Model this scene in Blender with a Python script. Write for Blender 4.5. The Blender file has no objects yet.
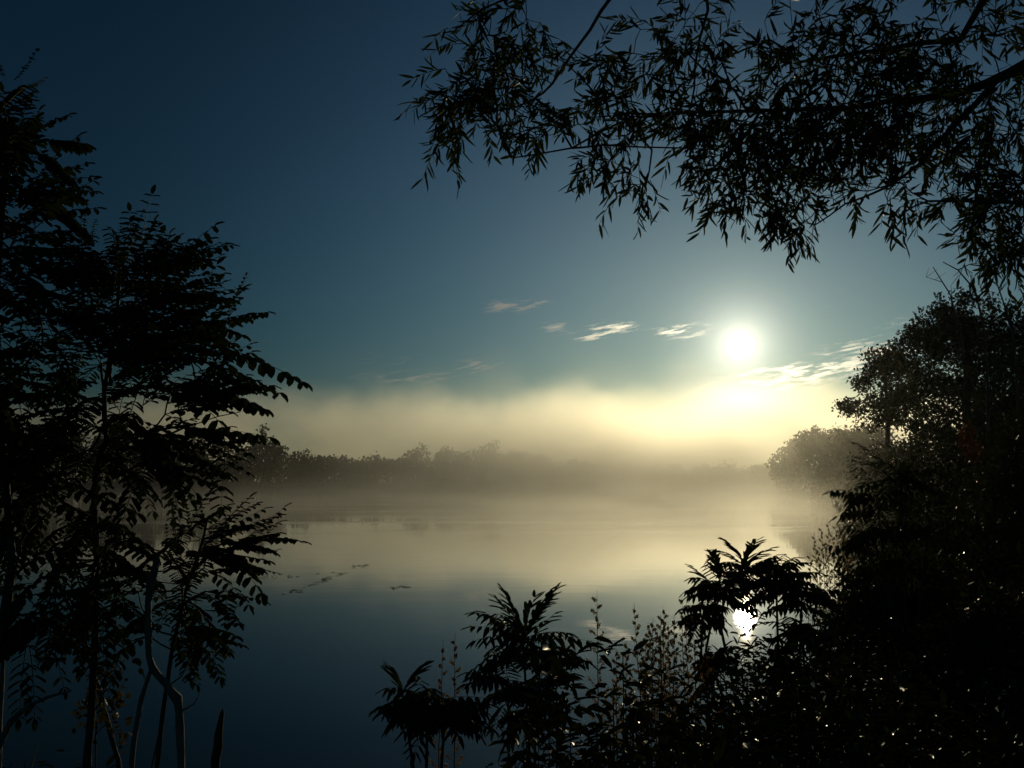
import bpy, math, random
import numpy as np
from mathutils import Vector, Matrix

R = math.radians
PI = math.pi
rng = random.Random(7)
scene = bpy.context.scene
COL = scene.collection

# ------------------------------------------------------------------ camera
CAM = Vector((0.0, 0.0, 2.5))
F = 1000.0
PITCH = math.atan(95.0 / F)
cam_data = bpy.data.cameras.new("camera")
cam_data.sensor_width = 36.0
cam_data.lens = 36.0 * F / 1024.0
cam_data.clip_start = 0.05
cam_data.clip_end = 5000.0
cam = bpy.data.objects.new("camera", cam_data)
cam.location = CAM
cam.rotation_euler = (PI / 2 + PITCH, 0, 0)
COL.objects.link(cam)
scene.camera = cam


def ray(px, py):
    x = (px - 512.0) / F
    u = (384.0 - py) / F
    return Vector((x, math.cos(PITCH) - u * math.sin(PITCH), math.sin(PITCH) + u * math.cos(PITCH)))


def at(px, py, d):
    """the point seen at a pixel, d metres out over the ground"""
    r = ray(px, py)
    return CAM + r * (d / r.y)


SUN = ray(740, 345).normalized()
SUN_EL = math.asin(SUN.z)
SUN_AZ = math.atan2(SUN.x, SUN.y)

# ------------------------------------------------------------------ node helper
class NT:
    def __init__(self, tree):
        self.t = tree
        tree.nodes.clear()

    def n(self, kind, **kw):
        node = self.t.nodes.new(kind)
        for k, v in kw.items():
            setattr(node, k, v)
        return node

    def put(self, sock, val):
        if val is None:
            return
        if isinstance(val, (int, float)):
            sock.default_value = val
        elif isinstance(val, (tuple, list, Vector)):
            v = list(val)
            if sock.type == 'RGBA' and len(v) == 3:
                v.append(1)
            sock.default_value = v
        else:
            self.t.links.new(val, sock)

    def m(self, op, a, b=None, c=None, clamp=False):
        node = self.n('ShaderNodeMath', operation=op, use_clamp=clamp)
        for i, v in enumerate((a, b, c)):
            self.put(node.inputs[i], v)
        return node.outputs[0]

    def vm(self, op, a, b=None):
        node = self.n('ShaderNodeVectorMath', operation=op)
        self.put(node.inputs[0], a)
        self.put(node.inputs[1], b)
        return node.outputs['Value'] if op in ('DOT_PRODUCT', 'LENGTH') else node.outputs[0]

    def mix(self, fac, a, b, blend='MIX', clamp=True):
        node = self.n('ShaderNodeMix', data_type='RGBA', blend_type=blend)
        node.clamp_factor = clamp
        self.put(node.inputs['Factor'], fac)
        self.put(node.inputs[6], a)
        self.put(node.inputs[7], b)
        return node.outputs[2]

    def smooth(self, v, lo, hi, a=0.0, b=1.0):
        node = self.n('ShaderNodeMapRange', interpolation_type='SMOOTHSTEP')
        for i, x in enumerate((v, lo, hi, a, b)):
            self.put(node.inputs[i], x)
        return node.outputs[0]

    def lin(self, v, lo, hi, a=0.0, b=1.0):
        node = self.n('ShaderNodeMapRange')
        for i, x in enumerate((v, lo, hi, a, b)):
            self.put(node.inputs[i], x)
        return node.outputs[0]

    def noise(self, vec, scale=1.0, detail=3.0, rough=0.55, out=0):
        node = self.n('ShaderNodeTexNoise')
        self.put(node.inputs['Vector'], vec)
        node.inputs['Scale'].default_value = scale
        node.inputs['Detail'].default_value = detail
        node.inputs['Roughness'].default_value = rough
        return node.outputs[out]

    def xyz(self, x, y, z):
        node = self.n('ShaderNodeCombineXYZ')
        for i, v in enumerate((x, y, z)):
            self.put(node.inputs[i], v)
        return node.outputs[0]

    def sep(self, v):
        node = self.n('ShaderNodeSeparateXYZ')
        self.put(node.inputs[0], v)
        return node.outputs[0], node.outputs[1], node.outputs[2]


# ------------------------------------------------------------------ sky
world = bpy.data.worlds.new("World")
scene.world = world
world.use_nodes = True
w = NT(world.node_tree)
SKY_STRENGTH = 0.15
sky = w.n('ShaderNodeTexSky')
sky.sky_type = 'NISHITA'
sky.sun_disc = False
sky.sun_elevation = SUN_EL
sky.sun_rotation = SUN_AZ
sky.air_density = 1.0
sky.dust_density = 0.35
sky.ozone_density = 2.0
tc = w.n('ShaderNodeTexCoord')
d = w.vm('NORMALIZE', tc.outputs['Generated'])
dx, dy, dz = w.sep(d)
# the sky deepens away from the horizon and away from the sun
cosang = w.vm('DOT_PRODUCT', d, SUN)
ang = w.m('MULTIPLY', w.m('ARCCOSINE', w.m('MINIMUM', cosang, 0.9999999)), 180 / PI)
deep = w.smooth(ang, -6.0, 40.0, 0.47, 0.118)
tint = w.mix(w.smooth(ang, 3.0, 38.0), (0.54, 0.95, 1.25), (0.34, 0.90, 1.25))
base = w.mix(1.0, sky.outputs[0], w.mix(1.0, tint, w.xyz(deep, deep, deep), 'MULTIPLY'), 'MULTIPLY')
# glow of thin vapour round the sun, and the sun's face itself
g1 = w.m('MULTIPLY', w.m('EXPONENT', w.m('MULTIPLY', ang, -1 / 1.25)), 27.0)
g2 = w.m('MULTIPLY', w.m('EXPONENT', w.m('MULTIPLY', ang, -1 / 7.0)), 1.0)
disc = w.smooth(ang, 0.3, 0.75, 400.0, 0.0)
glow = w.m('ADD', w.m('ADD', g1, g2), disc)
sun_col = w.mix(1.0, (1.0, 0.93, 0.72), w.xyz(glow, glow, glow), 'MULTIPLY')
base = w.mix(1.0, base, sun_col, 'ADD')
# a few thin clouds low over the river
front = w.m('GREATER_THAN', dy, 0.05)
sy = w.m('MAXIMUM', dy, 0.05)
cu = w.m('DIVIDE', dx, sy)
cv = w.m('DIVIDE', dz, sy)
CLOUDS = [(508, 306, 22, 5, .9), (538, 305, 16, 3.5, .6), (552, 326, 13, 6, .5), (588, 335, 16, 4, 1.0), (614, 327, 19, 5, .9),
          (682, 331, 24, 5, .9), (478, 366, 20, 5, .6), (424, 378, 44, 4, .4), (815, 372, 66, 7, .9), (770, 384, 50, 7, .6),
          (880, 352, 46, 10, .9), (380, 362, 60, 14, .22), (905, 323, 22, 4, .5)]
mask = None
for (px, py, rx, ry, s) in CLOUDS:
    r = ray(px, py)
    a = w.m('DIVIDE', w.m('SUBTRACT', cu, r.x / r.y), rx / F * 1.15)
    b = w.m('DIVIDE', w.m('SUBTRACT', cv, r.z / r.y), ry / F * 1.4)
    # slight rise to the right
    b = w.m('SUBTRACT', b, w.m('MULTIPLY', a, 0.25))
    q = w.m('ADD', w.m('MULTIPLY', a, a), w.m('MULTIPLY', b, b))
    gz = w.m('MULTIPLY', w.m('EXPONENT', w.m('MULTIPLY', q, -1.0)), s)
    mask = gz if mask is None else w.m('ADD', mask, gz)
nz = w.noise(w.xyz(w.m('MULTIPLY', cu, 34.0), w.m('MULTIPLY', w.m('SUBTRACT', cv, w.m('MULTIPLY', cu, 0.18)), 230.0), 3.1), 1.0, 6.0, 0.68)
wisp = w.smooth(w.m('MULTIPLY', w.m('POWER', mask, 0.8), w.smooth(nz, 0.38, 0.66, 0.0, 1.0)), 0.12, 0.8)
wisp = w.m('MULTIPLY', wisp, front)
ccol = w.mix(w.smooth(ang, 2, 13), (34.0, 30.0, 21.0), (4.6, 4.2, 3.5))
base = w.mix(w.m('MULTIPLY', wisp, 0.75), base, ccol)
# the low cloud bank glows where the sun stands just above it
r = ray(744, 398)
a = w.m('DIVIDE', w.m('SUBTRACT', cu, r.x / r.y), 0.050)
b = w.m('DIVIDE', w.m('SUBTRACT', cv, r.z / r.y), 0.016)
b = w.m('ADD', b, w.m('MULTIPLY', w.m('SUBTRACT', nz, 0.5), 0.8))
bank = w.m('EXPONENT', w.m('MULTIPLY', w.m('ADD', w.m('MULTIPLY', a, a), w.m('MULTIPLY', b, b)), -1.0))
base = w.mix(w.m('MULTIPLY', w.m('MULTIPLY', bank, 0.85), front), base, (30.0, 26.0, 18.0))
bg = w.n('ShaderNodeBackground')
w.put(bg.inputs[0], base)
bg.inputs[1].default_value = SKY_STRENGTH
wo = w.n('ShaderNodeOutputWorld')
w.t.links.new(bg.outputs[0], wo.inputs[0])

# ------------------------------------------------------------------ sun
sun_data = bpy.data.lights.new("sun", 'SUN')
sun_data.energy = 2.0
sun_data.angle = R(0.53)
sun_data.color = (1.0, 0.84, 0.50)
sun = bpy.data.objects.new("sun", sun_data)
sun.rotation_euler = SUN.to_track_quat('Z', 'Y').to_euler()
sun.location = SUN * 100
COL.objects.link(sun)

# ------------------------------------------------------------------ render settings
scene.view_settings.view_transform = 'Standard'
scene.view_settings.look = 'None'
scene.view_settings.gamma = 1.0
scene.view_settings.exposure = -1.34
scene.render.engine = 'CYCLES'
cy = scene.cycles
cy.use_denoising = True
cy.max_bounces = 6
cy.diffuse_bounces = 2
cy.glossy_bounces = 3
cy.transmission_bounces = 3
cy.volume_bounces = 3
cy.caustics_reflective = False
cy.caustics_refractive = False
cy.sample_clamp_indirect = 6.0
cy.volume_step_rate = 1.0
cy.volume_max_steps = 96

# ------------------------------------------------------------------ mesh helper
class MB:
    def __init__(self):
        self.v = []
        self.f = []

    def tube(self, pts, rad, n=6, cap=True):
        pts = [Vector(p) for p in pts]
        k0 = len(self.v)
        side = None
        for i, p in enumerate(pts):
            t = (pts[min(i + 1, len(pts) - 1)] - pts[max(i - 1, 0)])
            if t.length < 1e-7:
                t = Vector((0, 0, 1))
            t.normalize()
            if side is None:
                side = t.orthogonal().normalized()
            side = (side - t * side.dot(t))
            if side.length < 1e-6:
                side = t.orthogonal()
            side.normalize()
            up = t.cross(side)
            r = rad[i] if isinstance(rad, (list, tuple)) else rad
            for j in range(n):
                a = 2 * PI * j / n
                self.v.append(p + side * (r * math.cos(a)) + up * (r * math.sin(a)))
        for i in range(len(pts) - 1):
            for j in range(n):
                a = k0 + i * n + j
                b = k0 + i * n + (j + 1) % n
                self.f.append((a, b, b + n, a + n))
        if cap:
            self.f.append(tuple(k0 + j for j in range(n - 1, -1, -1)))
            e = k0 + (len(pts) - 1) * n
            self.f.append(tuple(e + j for j in range(n)))

    def leaf(self, base, d, nrm, L, W, bend=0.12, wide=0.45, blunt=0.33):
        """one leaf blade: two halves folded along a bent midrib"""
        d = d.normalized()
        s = d.cross(nrm)
        if s.length < 1e-4:
            s = d.orthogonal()
        s.normalize()
        u = s.cross(d)
        k = len(self.v)
        m1 = base + d * (L * wide) - u * (bend * L * 0.25)
        tip = base + d * L - u * (bend * L)
        q1 = base + d * (L * wide * 0.45)
        q2 = base + d * (L * (wide + (1 - wide) * 0.6)) - u * (bend * L * 0.55)
        h = u * (W * 0.18)
        self.v += [base, q1 + s * W * 0.38 + h, m1 + s * W * 0.5 + h, q2 + s * W * blunt + h, tip,
                   q2 - s * W * blunt + h, m1 - s * W * 0.5 + h, q1 - s * W * 0.38 + h, m1]
        self.f += [(k, k + 1, k + 2, k + 8), (k + 8, k + 2, k + 3, k + 4), (k, k + 8, k + 6, k + 7), (k + 8, k + 4, k + 5, k + 6)]

    def card(self, c, d, nrm, L, W):
        """a coarse four-cornered leaf for foliage further off"""
        d = d.normalized()
        s = d.cross(nrm)
        if s.length < 1e-4:
            s = d.orthogonal()
        s.normalize()
        k = len(self.v)
        self.v += [c - d * L * .5, c + s * W * .5, c + d * L * .5, c - s * W * .5]
        self.f.append((k, k + 1, k + 2, k + 3))

    def build(self, name, mat, parent=None, smooth=True):
        me = bpy.data.meshes.new(name)
        off = parent.location if parent else Vector((0, 0, 0))
        me.from_pydata([tuple(p - off) for p in self.v], [], self.f)
        if smooth:
            me.polygons.foreach_set('use_smooth', [True] * len(me.polygons))
        me.materials.append(mat)
        me.update()
        o = bpy.data.objects.new(name, me)
        COL.objects.link(o)
        if parent:
            o.parent = parent
        return o


def tag(o, label=None, cat=None, group=None, kind=None):
    if label: o['label'] = label
    if cat: o['category'] = cat
    if group: o['group'] = group
    if kind: o['kind'] = kind
    return o


def thing(name, loc, label, cat, group=None):
    o = bpy.data.objects.new(name, None)
    o.empty_display_size = 0.2
    o.location = loc
    COL.objects.link(o)
    return tag(o, label, cat, group)


def rv(r=rng):
    while True:
        v = Vector((r.uniform(-1, 1), r.uniform(-1, 1), r.uniform(-1, 1)))
        if 0.05 < v.length <= 1:
            return v.normalized()


# ------------------------------------------------------------------ materials
def mat_new(name):
    m = bpy.data.materials.new(name)
    m.use_nodes = True
    return m, NT(m.node_tree)


def leaf_mat(name, c1, c2, rough=0.45, trans=0.18, spec=0.4):
    m, t = mat_new(name)
    geo = t.n('ShaderNodeNewGeometry')
    col = t.mix(geo.outputs['Random Per Island'], c1, c2)
    pos = t.n('ShaderNodeTexCoord').outputs['Object']
    col = t.mix(t.smooth(t.noise(pos, 9.0, 2.0), 0.35, 0.7, 0, 0.5), col, tuple(x * 1.7 for x in c2))
    p = t.n('ShaderNodeBsdfPrincipled')
    t.put(p.inputs['Base Color'], col)
    t.put(p.inputs['Roughness'], t.lin(geo.outputs['Random Per Island'], 0, 1, rough * 0.7, rough * 1.3))
    # a few blades are wet and catch the sun
    t.put(p.inputs['Specular IOR Level'], t.lin(t.m('FRACT', t.m('MULTIPLY', geo.outputs['Random Per Island'], 37.0)), 0.90, 0.93, spec * 0.10, spec * 1.3))
    tr = t.n('ShaderNodeBsdfTranslucent')
    t.put(tr.inputs[0], t.mix(1.0, col, (1.5, 1.4, 0.6), 'MULTIPLY'))
    mx = t.n('ShaderNodeMixShader')
    mx.inputs[0].default_value = trans
    t.t.links.new(p.outputs[0], mx.inputs[1])
    t.t.links.new(tr.outputs[0], mx.inputs[2])
    o = t.n('ShaderNodeOutputMaterial')
    t.t.links.new(mx.outputs[0], o.inputs[0])
    return m


def bark_mat(name, c1, c2, scale=14.0):
    m, t = mat_new(name)
    pos = t.n('ShaderNodeTexCoord').outputs['Object']
    st = t.vm('MULTIPLY', pos, (1.0, 1.0, 0.25))
    nz = t.noise(st, scale, 5.0, 0.65)
    p = t.n('ShaderNodeBsdfPrincipled')
    t.put(p.inputs['Base Color'], t.mix(t.smooth(nz, 0.3, 0.7), c1, c2))
    p.inputs['Roughness'].default_value = 0.75
    bp = t.n('ShaderNodeBump')
    bp.inputs['Strength'].default_value = 0.7
    bp.inputs['Distance'].default_value = 0.02
    t.put(bp.inputs['Height'], nz)
    t.put(p.inputs['Normal'], bp.outputs[0])
    o = t.n('ShaderNodeOutputMaterial')
    t.t.links.new(p.outputs[0], o.inputs[0])
    return m


M_LOCUST = leaf_mat("locust_leaf", (0.022, 0.040, 0.012), (0.040, 0.062, 0.018), 0.55, 0.14, 0.18)
M_WILLOW = leaf_mat("willow_leaf", (0.026, 0.046, 0.016), (0.05, 0.07, 0.022), 0.6, 0.18, 0.12)
M_SUMAC = leaf_mat("sumac_leaf", (0.024, 0.044, 0.012), (0.045, 0.06, 0.018), 0.5, 0.14, 0.25)
M_TREE = leaf_mat("broad_leaf", (0.030, 0.045, 0.016), (0.05, 0.065, 0.02), 0.6, 0.15)
M_WOOD = leaf_mat("far_wood_leaf", (0.022, 0.034, 0.012), (0.035, 0.048, 0.016), 0.7, 0.05, 0.2)
M_SHRUB = leaf_mat("shrub_leaf", (0.025, 0.040, 0.012), (0.045, 0.055, 0.018), 0.5, 0.12, 0.2)
M_COVER = leaf_mat("wet_ground_leaf", (0.022, 0.034, 0.010), (0.045, 0.05, 0.016), 0.42, 0.10, 0.2)
M_YELLOW = leaf_mat("yellow_leaf", (0.06, 0.05, 0.014), (0.10, 0.075, 0.018), 0.5, 0.22)
M_RED = leaf_mat("red_leaf", (0.07, 0.022, 0.010), (0.11, 0.035, 0.012), 0.6, 0.25)
M_WEED = leaf_mat("dry_weed", (0.10, 0.07, 0.028), (0.2, 0.13, 0.055), 0.6, 0.6)
M_BARK = bark_mat("bark", (0.035, 0.028, 0.02), (0.09, 0.075, 0.055))
M_DEAD = bark_mat("bare_wood", (0.18, 0.15, 0.11), (0.36, 0.31, 0.24))
M_STEM = bark_mat("green_stem", (0.03, 0.035, 0.014), (0.07, 0.06, 0.03))

# ------------------------------------------------------------------ ground (one sheet with the river bed)
SHORE = [(-900, 120), (-300, 60), (-60, 22), (-20, 11), (-8, 8), (-3.5, 7.0), (-1.5, 6.2), (0, 6.5), (1, 7.8), (2.4, 10),
         (4, 13), (6.5, 19), (10, 30), (14.6, 44), (24.5, 75), (31, 98), (33, 109), (37, 122), (42, 150), (47, 176), (56, 186), (90, 186),
         (160, 188), (300, 190), (900, 200)]
SH = np.array(SHORE, float)


def far_shore(x):
    return 232 + 6 * np.sin(x * 0.021 + 1.0) + 3 * np.sin(x * 0.067)


def land(x, y):
    """signed distance inland of the near bank"""
    x = np.asarray(x, float); y = np.asarray(y, float)
    best = np.full(x.shape, 1e9)
    for (ax, ay), (bx, by) in zip(SH[:-1], SH[1:]):
        ex, ey = bx - ax, by - ay
        tt = np.clip(((x - ax) * ex + (y - ay) * ey) / (ex * ex + ey * ey), 0, 1)
        best = np.minimum(best, np.hypot(x - ax - tt * ex, y - ay - tt * ey))
    # inside test: even-odd with the polygon closed far behind
    poly = np.vstack([SH, [(900, -900), (-900, -900)]])
    ins = np.zeros(x.shape, bool)
    for (ax, ay), (bx, by) in zip(poly, np.roll(poly, -1, 0)):
        c = ((ay > y) != (by > y))
        with np.errstate(divide='ignore', invalid='ignore'):
            xi = (bx - ax) * (y - ay) / (by - ay) + ax
        ins ^= c & (x < xi)
    return np.where(ins, best, -best)


def height(x, y):
    x = np.asarray(x, float); y = np.asarray(y, float)
    s = land(x, y)
    s2 = y - far_shore(x)
    wob = 0.06 * np.sin(x * 1.9 + y * 0.7) + 0.05 * np.sin(y * 2.3 - x * 1.1) + 0.03 * np.sin(x * 5.1) * np.sin(y * 4.3)
    near = np.where(s > 0, 1.12 * (1 - np.exp(-s / 1.9)) + np.clip(s - 5, 0, 60) * 0.035 + wob * np.clip(s, 0, 1), np.maximum(s * 0.28, -2.2))
    far = np.where(s2 > 0, 1.2 * (1 - np.exp(-s2 / 6)) + np.clip(s2, 0, 200) * 0.01, np.maximum(s2 * 0.28, -2.2))
    return np.maximum(near, far)


def gz(x, y):
    return float(height(np.array([x]), np.array([y]))[0])


def axis(lo, hi, fine_lo, fine_hi, step, grow):
    a = list(np.arange(fine_lo, fine_hi, step))
    s, v = step, fine_hi
    while v < hi:
        a.append(v); s *= grow; v += s
    a.append(hi)
    s, v = step, fine_lo
    while True:
        s *= grow; v -= s
        if v <= lo: break
        a.insert(0, v)
    a.insert(0, lo)
    return np.array(a)


gx = axis(-520, 520, -6, 14, 0.3, 1.05)
gy = axis(-60, 820, 0, 24, 0.3, 1.04)
X, Y = np.meshgrid(gx, gy)
Z = height(X, Y)
g = MB()
g.v = [Vector(p) for p in zip(X.ravel(), Y.ravel(), Z.ravel())]
nx = len(gx)
g.f = [(j * nx + i, j * nx + i + 1, (j + 1) * nx + i + 1, (j + 1) * nx + i) for j in range(len(gy) - 1) for i in range(nx - 1)]
m, t = mat_new("bank_soil")
pos = t.n('ShaderNodeTexCoord').outputs['Object']
n1 = t.noise(pos, 2.2, 6.0, 0.65)
n2 = t.noise(pos, 28.0, 4.0, 0.6)
p = t.n('ShaderNodeBsdfPrincipled')
t.put(p.inputs['Base Color'], t.mix(t.smooth(n1, 0.4, 0.65), (0.032, 0.026, 0.016), (0.026, 0.034, 0.012)))
p.inputs['Roughness'].default_value = 0.85
bp = t.n('ShaderNodeBump')
bp.inputs['Distance'].default_value = 0.05
t.put(bp.inputs['Height'], t.m('ADD', n1, t.m('MULTIPLY', n2, 0.5)))
t.put(p.inputs['Normal'], bp.outputs[0])
o = t.n('ShaderNodeOutputMaterial')
t.t.links.new(p.outputs[0], o.inputs[0])
tag(g.build("ground", m), kind='structure')

# ------------------------------------------------------------------ water
g = MB()
g.v = [Vector((-515, -55, 0)), Vector((515, -55, 0)), Vector((515, 300, 0)), Vector((-515, 300, 0))]
g.f = [(0, 1, 2, 3)]
m, t = mat_new("river_water")
pos = t.n('ShaderNodeTexCoord').outputs['Object']
p = t.n('ShaderNodeBsdfPrincipled')
p.inputs['Base Color'].default_value = (0.006, 0.011, 0.014, 1)
p.inputs['IOR'].default_value = 1.33
p.inputs['Specular IOR Level'].default_value = 0.22
p.inputs['Roughness'].default_value = 0.02
px_, py_, pz_ = t.sep(pos)
big = t.noise(t.vm('MULTIPLY', pos, (0.05, 0.12, 1)), 1.0, 3.0, 0.5)
breeze = t.smooth(t.noise(t.vm('MULTIPLY', pos, (0.035, 0.16, 1)), 1.0, 3.0, 0.6), 0.43, 0.74)
# the breeze only ruffles the far water off the headland
breeze = t.m('MULTIPLY', breeze, t.smooth(py_, 36.0, 60.0))
rip = t.noise(t.vm('MULTIPLY', pos, (1.1, 2.6, 1)), 1.0, 3.0, 0.55)
calm = t.noise(t.vm('MULTIPLY', pos, (0.35, 0.9, 1)), 1.0, 2.0, 0.5)
h = t.m('ADD', t.m('MULTIPLY', rip, t.lin(breeze, 0, 1, 0.0006, 0.022)), t.m('MULTIPLY', calm, 0.0012))
bp = t.n('ShaderNodeBump')
bp.inputs['Strength'].default_value = 1.0
bp.inputs['Distance'].default_value = 1.0
t.put(bp.inputs['Height'], h)
t.put(p.inputs['Normal'], bp.outputs[0])
o = t.n('ShaderNodeOutputMaterial')
t.t.links.new(p.outputs[0], o.inputs[0])
tag(g.build("water", m), kind='structure')

# ------------------------------------------------------------------ air
def box(name, lo, hi, mat):
    b = MB()
    (a, b0, c), (d_, e, f_) = lo, hi
    b.v = [Vector(q) for q in ((a, b0, c), (d_, b0, c), (d_, e, c), (a, e, c), (a, b0, f_), (d_, b0, f_), (d_, e, f_), (a, e, f_))]
    b.f = [(3, 2, 1, 0), (4, 5, 6, 7), (0, 1, 5, 4), (1, 2, 6, 5), (2, 3, 7, 6), (3, 0, 4, 7)]
    return b.build(name, mat, smooth=False)


m, t = mat_new("haze_air")
pv = t.n('ShaderNodeVolumePrincipled')
pv.inputs['Color'].default_value = (0.95, 0.93, 0.86, 1)
pv.inputs['Density'].default_value = 0.00006
pv.inputs['Anisotropy'].default_value = 0.8
o = t.n('ShaderNodeOutputMaterial')
t.t.links.new(pv.outputs[0], o.inputs['Volume'])
tag(box("haze", (-560, -70, -3.6), (560, 840, 45), m), kind='stuff')

m, t = mat_new("river_mist")
pos = t.n('ShaderNodeTexCoord').outputs['Object']
x_, y_, z_ = t.sep(pos)
# ragged top of the bank, rising and falling along the river
tn = t.noise(t.vm('MULTIPLY', pos, (0.016, 0.010, 0.0)), 1.0, 3.0, 0.55)
tn2 = t.noise(t.vm('MULTIPLY', pos, (0.055, 0.03, 0.06)), 1.0, 4.0, 0.62)
top = t.m('ADD', t.lin(tn, 0.25, 0.75, 19.0, 33.0), t.lin(tn2, 0.3, 0.7, -4.0, 6.0))
vert = t.smooth(t.m('DIVIDE', z_, top), 0.62, 1.08, 1.0, 0.0)
puff = t.smooth(t.noise(t.vm('MULTIPLY', pos, (0.035, 0.03, 0.075)), 1.0, 4.0, 0.62), 0.32, 0.68, 0.15, 1.8)
# it lies on the river: thin along the left reach, thick towards the headland, clear of the right bank
onriver = t.smooth(t.m('SUBTRACT', x_, t.m('MULTIPLY', y_, 0.262)), -12.0, 3.0, 1.0, 0.34)
ahead = t.m('MULTIPLY', t.m('MULTIPLY', t.smooth(y_, 70.0, 215.0, 0.0, 0.45), t.smooth(x_, -42.0, 22.0, 0.03, 6.0)), onriver)
ahead = t.m('MULTIPLY', ahead, t.smooth(z_, t.lin(tn2, 0.3, 0.7, 3.0, 9.0), t.lin(tn2, 0.3, 0.7, 13.0, 22.0), 1.0, 0.0))
behind = t.m('MULTIPLY', vert, t.m('MULTIPLY', t.smooth(y_, 240.0, 282.0, 0.0, 1.9), t.smooth(y_, 300.0, 380.0, 1.0, 0.0)))
dens = t.m('MULTIPLY', puff, t.m('ADD', ahead, behind))
skim = t.m('MULTIPLY', t.m('MULTIPLY', t.m('EXPONENT', t.m('MULTIPLY', z_, -0.95)), t.smooth(y_, 8.0, 80.0, 0.0, 2.6)), t.m('MULTIPLY', t.lin(onriver, 0, 1, 0.3, 1.0), t.smooth(x_, -45.0, 20.0, 0.10, 0.85)))
drift = t.smooth(t.noise(t.vm('MULTIPLY', pos, (0.06, 0.035, 0.3)), 1.0, 3.0, 0.6), 0.33, 0.66, 0.25, 1.6)
dens = t.m('ADD', dens, t.m('MULTIPLY', skim, drift))
pv = t.n('ShaderNodeVolumePrincipled')
pv.inputs['Color'].default_value = (0.96, 0.94, 0.88, 1)
t.put(pv.inputs['Density'], t.m('MULTIPLY', dens, 0.0105))
pv.inputs['Anisotropy'].default_value = 0.78
o = t.n('ShaderNodeOutputMaterial')
t.t.links.new(pv.outputs[0], o.inputs['Volume'])
mist = tag(box("mist", (-230, 14, 0.03), (230, 390, 42), m), kind='stuff')

# ------------------------------------------------------------------ growing branches
def grow(chain_sets, pts, w_path=0.35):
    """join points to the nearest branch. chain_sets: lists of points, the first of the first one being the root"""
    nodes, par, cost = [], [], []
    for ci, (ch, join) in enumerate(chain_sets):
        for i, q in enumerate(ch):
            if i == 0:
                if ci == 0:
                    pr = -1
                else:
                    arr = np.array([tuple(n_) for n_ in nodes])
                    pr = int(np.argmin(((arr - np.array(tuple(q))) ** 2).sum(1)))
            else:
                pr = len(nodes) - 1
            par.append(pr)
            cost.append(0.0 if pr < 0 else cost[pr] + (nodes[pr] - q).length)
            nodes.append(Vector(q))
    n0 = len(nodes)
    arr = np.zeros((n0 + len(pts), 3))
    arr[:n0] = [tuple(q) for q in nodes]
    cst = np.zeros(n0 + len(pts)); cst[:n0] = cost
    P = [Vector(q) for q in pts]
    dmin = [float(np.sqrt(((arr[:n0] - np.array(tuple(q))) ** 2).sum(1)).min()) for q in P]
    for i in np.argsort(dmin):
        q = P[i]
        k = len(nodes)
        dd = np.sqrt(((arr[:k] - np.array(tuple(q))) ** 2).sum(1))
        pr = int(np.argmin(dd + w_path * cst[:k] * 0.2))
        par.append(pr)
        arr[k] = tuple(q)
        cst[k] = cst[pr] + dd[pr]
        nodes.append(q)
    return nodes, par, n0


def branch_tubes(mb, nodes, par, r_tip, r_max, power=0.45, sides=5, sag=0.0, skip=0):
    n = len(nodes)
    cnt = [0] * n
    kids = [[] for _ in range(n)]
    for i in range(n):
        if par[i] >= 0:
            kids[par[i]].append(i)
    order = sorted(range(n), key=lambda i: -i)
    for i in order:
        cnt[i] += 1
        if par[i] >= 0:
            cnt[par[i]] += cnt[i]
    rad = [min(r_max, r_tip * c ** power) for c in cnt]
    done = set()
    for i in range(n):
        best = None
        # chains start at the root or where a branch leaves its parent
        starts = [i] if par[i] < 0 else []
        if kids[i]:
            main = max(kids[i], key=lambda k: cnt[k])
            for k in kids[i]:
                if k != main:
                    starts.append(k)
        for s in starts:
            ch = [par[s], s] if par[s] >= 0 else [s]
            c = s
            while kids[c]:
                c = max(kids[c], key=lambda k: cnt[k])
                ch.append(c)
            if len(ch) < 2:
                continue
            pts, rr = [], []
            for a, b in zip(ch[:-1], ch[1:]):
                A, B = nodes[a], nodes[b]
                L = (B - A).length
                ra = min(rad[a], rad[ch[1]] * 1.05) if a == ch[0] else rad[a]
                pts.append(A); rr.append(ra)
                if L > 0.05:
                    j = Vector((0, 0, -sag * L)) + rv() * L * 0.05
                    pts.append((A + B) / 2 + j); rr.append((ra + rad[b]) / 2)
            pts.append(nodes[ch[-1]]); rr.append(rad[ch[-1]] * 0.7)
            mb.tube(pts, rr, sides)
    return rad, kids


def blob(px, py, rx, ry, d, dd, n, r=rng):
    out = []
    for _ in range(n):
        while True:
            a, b, c = r.uniform(-1, 1), r.uniform(-1, 1), r.uniform(-1, 1)
            if a * a + b * b + c * c <= 1:
                break
        out.append(at(px + a * rx, py + b * ry, d + c * dd))
    return out


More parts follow.
